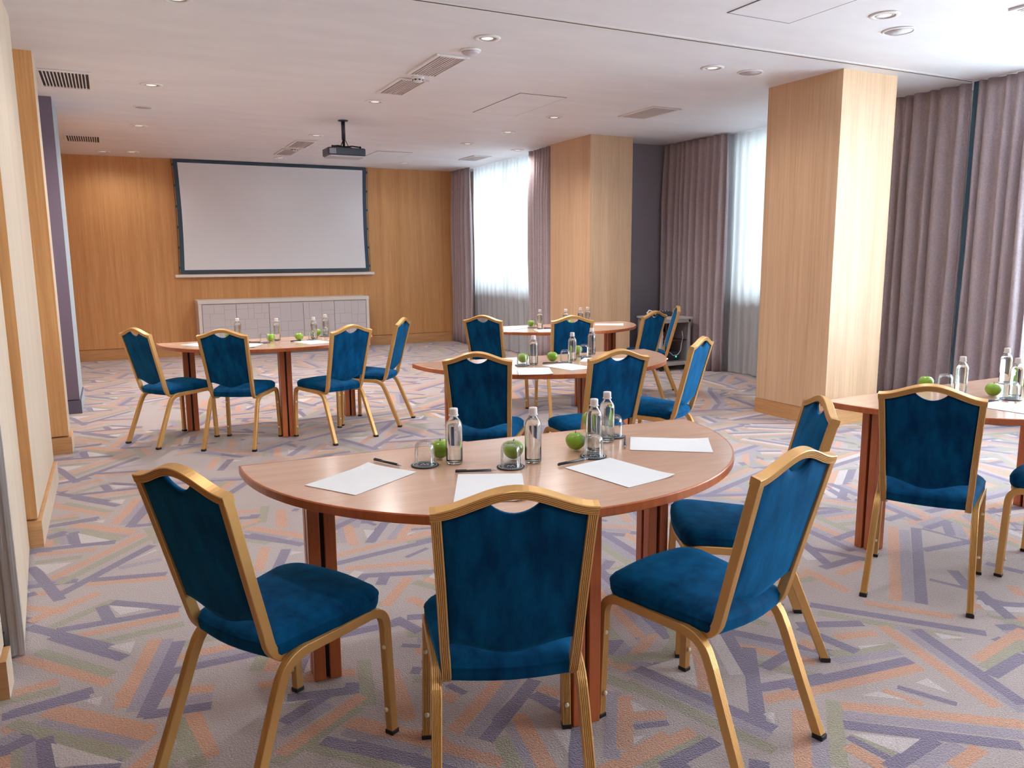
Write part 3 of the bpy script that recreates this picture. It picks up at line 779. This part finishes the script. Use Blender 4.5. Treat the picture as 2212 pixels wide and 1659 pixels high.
def make_chair():
    t = empty('banquet_chair')
    # seat cushion
    def outline(ins=0):
        hb, hf, yb, yf = .176-ins, .213-ins, -.163+ins, .238-ins
        pts = []
        def corner(cx, cy, r, a0, a1, n=7):
            for i in range(n+1):
                a = a0+(a1-a0)*i/n; pts.append((cx+r*cos(a), cy+r*sin(a)))
        r1, r2 = max(.035-ins*.4, .01), max(.075-ins*.6, .015)
        corner(-hb+r1, yb+r1, r1, pi, 1.5*pi); 
        for i in range(1, 6): x = (-hb+r1)+(2*(hb-r1))*i/6; pts.append((x, yb-.014*sin(pi*i/6)))
        corner(hb-r1, yb+r1, r1, 1.5*pi, 2*pi)
        corner(hf-r2, yf-r2, r2, 0, pi/2)
        for i in range(1, 6): x = (hf-r2)-(2*(hf-r2))*i/6; pts.append((x, yf+.012*sin(pi*i/6)))
        corner(-hf+r2, yf-r2, r2, pi/2, pi)
        return pts
    rings = [(.012, .397), (.003, .401), (0, .412), (-.0015, .428), (-.001, .441), (-.003, .4445), (.0, .448), (.005, .458), (.014, .467), (.035, .475), (.07, .481), (.11, .484), (.15, .485)]
    vs = []; fs = []; O0 = outline(); n = len(O0)
    for ins, z in rings:
        o_ = outline(ins) if ins < .03 else [((x)*(1-ins/.215), (y-.03)*(1-ins/.215)+.03) for x, y in O0]
        vs += [(x, y, .4095+(z-.397)*.79+.05*(y-.05)) for x, y in o_]
    for i in range(len(rings)-1):
        for k in range(n): fs.append((i*n+k, i*n+(k+1) % n, (i+1)*n+(k+1) % n, (i+1)*n+k))
    fs.append(tuple(range(n))[::-1]); fs.append(tuple(range((len(rings)-1)*n, len(rings)*n)))
    MB().add(vs, fs, 0, True).build('seat', VELVET, t)
    vs = []; fs = []
    for ins, z in ((.02, .384), (.007, .386), (.005, .402), (.03, .403)):
        vs += [(x, max(y, .03), z+.035*(max(y, .03)+.05)) for x, y in outline(ins)]
    n = len(outline(0))
    for i in range(4):
        for k in range(n): fs.append((i*n+k, i*n+(k+1) % n, ((i+1) % 4)*n+(k+1) % n, ((i+1) % 4)*n+k))
    MB().add(vs, fs, 0, True).build('seat_frame', GOLD, t)
    # back
    yc = lambda z: -.281+(.885-z)*.262
    def post(s):
        P = [(s*.1815, yc(.877), .877), (s*.172, yc(.68), .68), (s*.1655, yc(.50), .50)]+arc3((s*.163, yc(.455), .455), (s*.160, yc(.40)+.0, .390), (s*.159, -.085, .391), 8)+[(s*.159, -.05, .392)]
        return sweep(MB(), P, (1, 0, 0), .0245, .029, 'n')
    for s in (-1, 1): post(s).build('back_post', GOLD, t)
    tr = [(x, yc(.877+.048*bell(x/TW)), .877+.048*bell(x/TW)) for x in [TW*(i/14-1) for i in range(29)]]
    sweep(MB(), tr, (0, 1, .262), .031, .024, 'b').build('top_rail', GOLD, t)
    NU, NV = 36, 18; fr = []; bk = []
    for j in range(NV+1):
        v = j/NV
        for i in range(NU+1):
            u = 2*i/NU-1; u = math.copysign(abs(u)**.9, u)
            x0 = u*.16; z0 = .517-.038*bell(x0/.17)
            z1 = .865+.048*bell(x0/TW)+.002
            if abs(x0) < .058: z1 = min(z1, .865+.048*bell(.058/TW)-.034*max(0, cos(pi/2*x0/.058))**.7)
            z = z0+(z1-z0)*v; hw = .150+(.170-.150)*(z-.47)/.4
            x = u*hw; e = (1-abs(u)**8)*(1-abs(2*v-1)**10); e2 = (1-u*u)*(1-(2*v-1)**2)
            fr.append((x, yc(z)+.008+.009*e+.010*e2, z)); bk.append((x, yc(z)-.006-.006*e-.002*e2, z))
    R_ = NU+1; K = len(fr); fs = []
    for j in range(NV):
        for i in range(NU):
            a = j*R_+i; fs.append((a, a+R_, a+R_+1, a+1)); fs.append((K+a, K+a+1, K+a+R_+1, K+a+R_))
    bd = [i for i in range(R_)]+[j*R_+NU for j in range(1, NV+1)]+[NV*R_+i for i in range(NU-1, -1, -1)]+[j*R_ for j in range(NV-1, 0, -1)]
    for i in range(len(bd)): a, b = bd[i], bd[(i+1) % len(bd)]; fs.append((a, b, K+b, K+a))
    MB().add(fr+bk, fs, 0, True).build('backrest', VELVET, t)
    # legs and rails
    for s in (-1, 1):
        P = [(s*.199, -.287, .012), (s*.192, -.215, .190), (s*.188, -.165, .315)]+arc3((s*.187, -.153, .340), (s*.186, -.130, .396), (s*.187, -.06, .399), 8)[1:]
        L = sweep(MB(), P, (1, 0, 0), .026, .030, 'n').build('leg', GOLD, t)
        MB().box((-.015, -.017, 0), (.015, .017, .016)).build('foot_cap', BLACK, L, bevel=.002, loc=(s*.1995, -.289, 0))
        sweep(MB(), [(s*.187, -.06, .399), (s*.196, .06, .404), (s*.204, .15, .410)], (1, 0, 0), .026, .028, 'n').build('side_rail', GOLD, t)
        P = arc3((s*.204, .15, .410), (s*.209, .222, .417), (s*.2095, .2225, .345), 9)+[(s*.213, .227, .18), (s*.217, .231, .012)]
        L = sweep(MB(), P, (1, 0, 0), .026, .028, 'n').build('leg', GOLD, t)
        MB().box((-.015, -.016, 0), (.015, .016, .014)).build('foot_cap', BLACK, L, bevel=.002, loc=(s*.217, .231, 0))
        for z in (.29, .085):
            MB().lathe([(.0075, 0), (.0075, .005), (.005, .008)], 10).build('bumper', STUD, L).matrix_local = Matrix.Translation((s*.2145, .2135, z)) @ Matrix.Rotation(pi/2, 4, 'X')
    return t
CH = [
 (.882, 1.809, -.352, 'blue velvet banquet chair seen squarely from behind, in front of the foreground table'),
 (.365, 2.252, -1.068, 'blue velvet banquet chair at lower left with its dark back to the left side wall'),
 (1.556, 1.780, .235, 'bright blue velvet chair right of the foreground table with its whole seat showing'),
 (2.069, 2.194, .994, 'blue chair at the right end of the foreground table, mostly hidden by a nearer chair'),
 (3.143, 2.172, -1.014, 'blue velvet chair seen from behind at the left end of the right-hand table'),
 (3.788, 1.895, .30, 'blue chair cut off by the right edge, only a seat corner and leg showing'),
 (.382, 6.872, -1.037, 'leftmost blue chair of the table in front of the screen, turned side-on to the right'),
 (.858, 6.477, -.528, 'blue chair seen from behind, second from left at the table before the screen'),
 (1.563, 6.368, .373, 'blue chair facing left, third from the left at the table before the screen'),
 (2.039, 6.772, .932, 'rightmost blue chair of the table in front of the screen, seen edge-on'),
 (1.932, 4.187, -.579, 'dark blue chair seen from behind at the left of the middle table'),
 (2.537, 3.945, -.048, 'blue chair with streaked velvet back in front of the middle table, seat to the left'),
 (3.246, 4.227, .546, 'blue chair at the right end of the middle table, seen side-on before the near pillar'),
 (3.203, 6.674, -.894, 'blue chair back at the left of the far table, before the sheer curtain'),
 (3.725, 6.306, -.267, 'blue chair seen from behind at the far table, before the far pillar'),
 (4.541, 6.405, .33, 'blue chair right of the far table, one before the equipment rack'),
 (5.072, 6.803, 1.009, 'thin edge-on blue chair standing directly in front of the equipment rack')]
chair0 = make_chair()
for i, (x, y, a, lab) in enumerate(CH):
    c = chair0 if i == 0 else copy_tree(chair0)
    c.location = (x, y, 0.0006); c.rotation_euler = (0, 0, a); tag(c, lab, 'chair', 'blue and gold banquet chairs')

# ------------------------------------------------------------------ half-round tables
def make_table():
    t = empty('half_round_table'); R_ = .923; n = 56
    arcp = lambda r: [(r*cos(pi+pi*i/n), r*sin(pi+pi*i/n)) for i in range(n+1)]
    MB().prism([(x, min(y, 0)) for x, y in arcp(R_-.006)], .722, .7498, 0).build('tabletop', CHERRY_TOP, t)
    prof = [(R_-.006, .7215), (R_-.002, .7215), (R_, .7235), (R_, .747), (R_-.003, .7502), (R_-.006, .7502)]
    vs = []; fs = []
    for i in range(n+1):
        a = pi+pi*i/n
        for r, z in prof: vs.append((r*cos(a), r*sin(a), z))
    k = len(prof)
    for i in range(n):
        for j in range(k): fs.append((i*k+j, i*k+(j+1) % k, (i+1)*k+(j+1) % k, (i+1)*k+j))
    fs.append(tuple(range(k))[::-1]); fs.append(tuple(range(n*k, n*k+k)))
    m_ = MB().add(vs, fs); m_.box((-R_, -.0005, .7215), (R_, .004, .7502)); m_.build('edge_band', CHERRY, t)
    for x, y in ((-.685, -.135), (0, -.745), (.68, -.13)):
        m_ = MB()
        for a in (-1, 1):
            for b in (-1, 1): m_.box((min(a*.007, a*.047), min(b*.007, b*.047), .001), (max(a*.007, a*.047), max(b*.007, b*.047), .721))
        L = m_.build('leg', CHERRY, t, bevel=.003, loc=(x, y, 0))
        MB().box((-.03, -.03, .004), (.03, .03, .7205)).build('leg_core', BLACK, L)
    MB().box((-.62, -.15, .695), (.62, -.12, .7215)).box((-.015, -.70, .695), (.015, -.15, .7215)).build('under_rail', BLACK, t)
    return t
TB = [('foreground table', 1.266, 2.72, -.049, 'large cherry half-round table in the foreground with four place settings'),
      ('screen-side table', 1.229, 7.302, -.01, 'cherry half-round table at the left in front of the projection screen'),
      ('middle table', 2.69, 4.949, -.043, 'cherry half-round table in the middle, right behind the foreground table'),
      ('far table', 4.09, 7.262, -.06, 'cherry half-round table farthest back beside the far wood pillar'),
      ('right-hand table', 3.978, 2.722, .02, 'cherry half-round table cut off by the right edge beside the near pillar')]
table0 = make_table()
for i, (nm, x, y, a, lab) in enumerate(TB):
    c = table0 if i == 0 else copy_tree(table0)
    c.location = (x, y, 0.0006); c.rotation_euler = (0, 0, a); tag(c, lab, 'table', 'half-round cherry tables')
TZ = .7512

# ------------------------------------------------------------------ things on the tables
def make_bottle():
    t = empty('water_bottle'); n = 28
    outer = [(.002, .0), (.022, .0), (.0275, .003), (.0288, .009), (.0288, .052), (.0281, .056), (.0288, .060), (.0288, .132), (.0282, .138), (.025, .146), (.0165, .158), (.0135, .164), (.0135, .172)]
    inner = [(.0115, .172), (.0115, .163), (.0145, .157), (.023, .1445), (.0262, .137), (.0268, .130), (.0268, .010), (.024, .006), (.002, .006)]
    MB().lathe(outer+inner, n).build('bottle_glass', GLASS, t)
    MB().lathe([(.002, .0068), (.0235, .0068), (.0262, .0105), (.0262, .130), (.0256, .1365), (.0225, .144), (.018, .149), (.002, .149)], n).build('water', WATER, t)
    m_ = MB(); m_.lathe([(.0165, .1665), (.0172, .1685), (.0165, .1705)], n); m_.lathe([(.0142, .1706), (.0148, .1722), (.0146, .1895), (.0135, .1925), (.002, .193)], n); m_.build('cap', CAP, t)
    return t
def make_glass():
    t = empty('drinking_glass'); H = .083
    outer = [(.0345, .0), (.0350, .003), (.0342, .055), (.0325, .068), (.026, .079), (.018, .083), (.002, .083)]
    inner = [(.002, .077), (.017, .0765), (.0248, .073), (.031, .066), (.0328, .055), (.0337, .003), (.0338, .0)]
    vs = outer+inner
    m_ = MB(); n = 30; pts = []
    m_.lathe(vs, n, closed=False); 
    # close rim: last ring to first ring
    L = len(vs); m_.f = m_.f[:-2]; m_.m = m_.m[:-2]; m_.sm = m_.sm[:-2]
    for k in range(n): m_.f.append(((L-1)*n+k, (L-1)*n+(k+1) % n, (k+1) % n, k)); m_.m.append(0); m_.sm.append(True)
    m_.build('glass_body', TUMBLER, t); return t
def make_coaster():
    t = empty('coaster')
    MB().lathe([(.002, 0), (.046, 0), (.0475, .001), (.0475, .0025), (.046, .0035), (.002, .0035)], 36).build('disc', COAST, t)
    m_ = MB(); ring(.0395, .0415, .0036, .0039, m_); ring(.0275, .0288, .0036, .0039, m_)
    def st(x1, y1, x2, y2, w=.0022):
        L = hypot(x2-x1, y2-y1); nx, ny = -(y2-y1)/L*w/2, (x2-x1)/L*w/2
        m_.prism([(x1+nx, y1+ny), (x1-nx, y1-ny), (x2-nx, y2-ny), (x2+nx, y2+ny)], .0036, .0039)
    for a in ((-.013, -.010, -.008, .011), (-.008, .011, 0, -.006), (0, -.006, .008, .011), (.008, .011, .013, -.010)): st(*a)
    for k in range(10):
        a = pi*.15+k*.07*pi*1.05; st(.0315*cos(a), .0315*sin(a), .0365*cos(a), .0365*sin(a), .0018); st(.0315*cos(a+pi), .0315*sin(a+pi), .0365*cos(a+pi), .0365*sin(a+pi), .0018)
    m_.build('print', CMARK, t); return t
def make_apple():
    t = empty('green_apple')
    prof = []
    for i in range(21):
        a = -pi/2+pi*i/20; r = .0365*cos(a)*(1+.10*sin(a)); z = .0345+.0335*sin(a)
        if i > 17: z -= .006*((i-17)/3)**1.5
        if i < 2: z += .003*(2-i)/2
        prof.append((max(r, .0008), z))
    MB().lathe(prof, 28).build('fruit', APPLE, t)
    MB().tube([(0, 0, .058), (.001, .001, .066), (.004, .002, .073)], .0013, 6).build('stem', STEM, t); return t
def make_pen():
    t = empty('pen')
    m_ = MB(); n = 10; m_.tube([(-.068, 0, .0048), (.05, 0, .0048)], .0045, 8); m_.build('barrel', PEN, t)
    m_ = MB(); m_.tube([(.0501, 0, .0048), (.056, 0, .0045)], .0038, 8); m_.tube([(.0561, 0, .0045), (.068, 0, .004)], .0018, 8); m_.build('tip', PROJG, t)
    MB().box((-.066, -.001, .0094), (-.03, .001, .0106)).build('clip', PEN, t)
    return t
def make_paper():
    # one thin stack of sheets, slightly lifted corner
    t = None; m_ = MB(); nx, ny = 8, 6; vs = []; 
    for lay in (0, 1):
        for j in range(ny+1):
            for i in range(nx+1):
                x, y = -.1485+.297*i/nx, -.105+.21*j/ny; lift = .004*max(0, (x/.1485+y/.105)-1.3)**2*3
                vs.append((x, y, .0003+lift+(.0012 if lay else 0)))
    R_ = nx+1; K = R_*(ny+1); fs = []
    for j in range(ny):
        for i in range(nx): a = j*R_+i; fs.append((a, a+R_, a+R_+1, a+1)); fs.append((K+a, K+a+1, K+a+R_+1, K+a+R_))
    bd = list(range(R_))+[j*R_+nx for j in range(1, ny+1)]+[ny*R_+i for i in range(nx-1, -1, -1)]+[j*R_ for j in range(ny-1, 0, -1)]
    for i in range(len(bd)): a, b = bd[i], bd[(i+1) % len(bd)]; fs.append((a, b, K+b, K+a))
    return m_.add(vs, fs).build('paper_sheet', PAPER)
SET = {
 'foreground table': dict(
   bottle=[(1.012, 2.452), (1.257, 2.335), (1.528, 2.372), (1.655, 2.478)],
   glass=[(.911, 2.471), (1.159, 2.312), (1.481, 2.300), (1.722, 2.530)],
   apple=[(.993, 2.535), (1.215, 2.405), (1.475, 2.412), (1.735, 2.715)],
   pen=[(.803, 2.547, -1.14), (1.027, 2.305, -.36), (1.37, 2.255, .19), (1.682, 2.395, -2.18)],
   paper=[(.674, 2.411, .562), (.996, 2.131, -2.015), (1.444, 2.089, -1.386), (1.831, 2.315, -.625)]),
 'screen-side table': dict(
   bottle=[(.964, 7.236), (1.26, 7.035), (1.575, 7.01), (1.742, 7.273)],
   glass=[(.858, 7.31), (1.125, 6.885), (1.535, 6.90), (1.712, 7.18)],
   apple=[(.91, 7.40), (1.195, 6.985), (1.426, 6.925), (1.653, 7.238)],
   pen=[(1.05, 6.92, -.55), (1.39, 6.865, .6)],
   paper=[(.66, 7.05, .56), (.95, 6.73, -2.0), (1.50, 6.72, -1.30), (1.84, 6.87, -.6)]),
 'middle table': dict(
   bottle=[(2.452, 4.545), (2.782, 4.600), (3.075, 4.815)],
   glass=[(2.367, 4.545), (2.685, 4.530), (2.965, 4.740)],
   apple=[(2.43, 4.655), (2.635, 4.615), (2.985, 4.865)],
   pen=[(2.58, 4.53, .05), (2.91, 4.655, .75)],
   paper=[(2.08, 4.54, .45), (2.31, 4.27, -2.0), (2.60, 4.34, -1.40), (2.97, 4.50, -.7)]),
 'far table': dict(
   bottle=[(3.752, 6.822), (4.0, 6.742), (4.232, 6.838), (4.355, 6.900)],
   glass=[(3.755, 6.995), (4.105, 6.76), (4.30, 6.82)],
   apple=[(3.80, 7.10), (4.13, 6.865)],
   pen=[(3.86, 6.80, -.3)],
   paper=[(3.55, 7.02, .5), (3.72, 6.62, -1.9), (4.62, 6.90, -.6)]),
 'right-hand table': dict(
   bottle=[(3.795, 2.49), (4.338, 2.600), (3.965, 2.318)],
   glass=[(3.835, 2.60), (3.871, 2.283)],
   apple=[(3.80, 2.685), (3.877, 2.375), (4.360, 2.520), (4.27, 2.44)],
   pen=[(3.755, 2.283, 0)],
   paper=[(3.66, 2.155, -1.5), (4.02, 2.10, -1.3)])}
ORD = {1: ['only'], 2: ['left', 'right'], 3: ['left', 'middle', 'right'], 4: ['leftmost', 'second from left', 'third from left', 'rightmost'], 5: ['leftmost', 'second', 'middle', 'fourth', 'rightmost']}
MAKE = dict(bottle=(make_bottle, 'clear water bottle with white cap', 'bottle', 'water bottles'), glass=(make_glass, 'upturned clear tumbler', 'glass', 'upturned tumblers'),
            apple=(make_apple, 'green apple', 'apple', 'green apples'), pen=(make_pen, 'slim dark pen', 'pen', 'dark pens'), paper=(make_paper, 'blank white note paper', 'paper', 'note papers'),
            coaster=(make_coaster, 'round black printed coaster', 'coaster', 'black coasters'))
proto = {}
def put(kind, x, y, z, rz, label, rx=None):
    f, desc, cat, grp = MAKE[kind]
    if kind not in proto: proto[kind] = f(); o = proto[kind]
    else: o = copy_tree(proto[kind])
    o.location = (x, y, z); o.rotation_euler = rx or (0, 0, rz); tag(o, label, cat, grp); return o
rnd = random.Random(11)
for tn, d in SET.items():
    d = dict(d); d['coaster'] = d['glass']
    for kind, L in d.items():
        L = sorted(L, key=lambda p: imx(p[0], p[1], TZ)); n = len(L)
        for i, p in enumerate(L):
            w = ORD[n][i]; lab = '%s, %s of %d on the %s' % (MAKE[kind][1], w, n, tn) if n > 1 else '%s, the only one showing on the %s' % (MAKE[kind][1], tn)
            if kind == 'coaster': lab = '%s under the %s tumbler on the %s' % (MAKE[kind][1], w, tn)
            z = TZ+(.0040 if kind == 'glass' else 0)
            a = p[2] if len(p) > 2 else (-.45+rnd.uniform(-.2, .2) if kind == 'coaster' else rnd.uniform(0, 6))
            if kind == 'pen': z += .0016
            put(kind, p[0], p[1], z, a, lab)

# ------------------------------------------------------------------ daylight and lamps
w = bpy.data.worlds.new('sky'); sc.world = w; w.use_nodes = True
bg = w.node_tree.nodes['Background']; bg.inputs[0].default_value = (.86, .94, 1, 1); bg.inputs[1].default_value = 1.5
def win_light(name, x, y0, y1, z0, z1, power, color=(.90, .96, 1)):
    l = bpy.data.lights.new(name, 'AREA'); l.shape = 'RECTANGLE'; l.size = y1-y0; l.size_y = z1-z0; l.energy = power; l.color = color
    o = bpy.data.objects.new(name, l); col.objects.link(o); o.location = (x, (y0+y1)/2, (z0+z1)/2)
    o.rotation_euler = (pi/2, 0, pi/2); return o
K = 2.3
win_light('daylight_window', WX1+.35, 9.75, 12.45, .93, 2.86, 66*K)
win_light('daylight_window', WX2+.35, 5.7, 7.62, .93, 2.86, 40*K)
win_light('daylight_window', WX2+.35, .6, 3.95, .5, 2.86, 960*K)
win_light('daylight_window', WX2+.35, -3.6, -.2, .5, 2.86, 110*K)
for i, (x, y, _) in enumerate(DL):
    l = bpy.data.lights.new('downlight_lamp', 'SPOT'); l.energy = 135 if y > 6 else 40; l.color = (1, .97, .94); l.spot_size = 2.75; l.spot_blend = 1; l.shadow_soft_size = .05
    if y > 12: l.energy = 4 if 1 < x < 4 else 14
    elif y > 8 and x > 4: l.energy = 30
    o = bpy.data.objects.new('downlight_lamp', l); col.objects.link(o); o.location = (x, y, ZC-.015)
for x, y in ((.4, 2.6), (2.4, 2.6), (2.4, .1), (4.4, 1.1), (.4, .1), (2.4, -2.4), (4.4, -1.4)):
    d = copy_tree(d0); d.location = (x, y, ZC); d['label'] = 'round white recessed downlight outside the photo, in the near part of the ceiling'
    l = bpy.data.lights.new('downlight_lamp', 'SPOT'); l.energy = 32; l.color = (1, .97, .94); l.spot_size = 2.3; l.spot_blend = .8; l.shadow_soft_size = .05
    o = bpy.data.objects.new('downlight_lamp', l); col.objects.link(o); o.location = (x, y, ZC-.015)
vs_ = sc.view_settings; vs_.view_transform = 'Standard'; vs_.look = 'None'; vs_.gamma = 1; vs_.use_curve_mapping = False; vs_.exposure = 0.68
sc.cycles.use_denoising = True

sc.cycles.max_bounces = 10; sc.cycles.diffuse_bounces = 6; sc.cycles.glossy_bounces = 4; sc.cycles.transmission_bounces = 10; sc.cycles.transparent_max_bounces = 12
sc.cycles.caustics_reflective = False; sc.cycles.caustics_refractive = False; sc.cycles.sample_clamp_indirect = 8
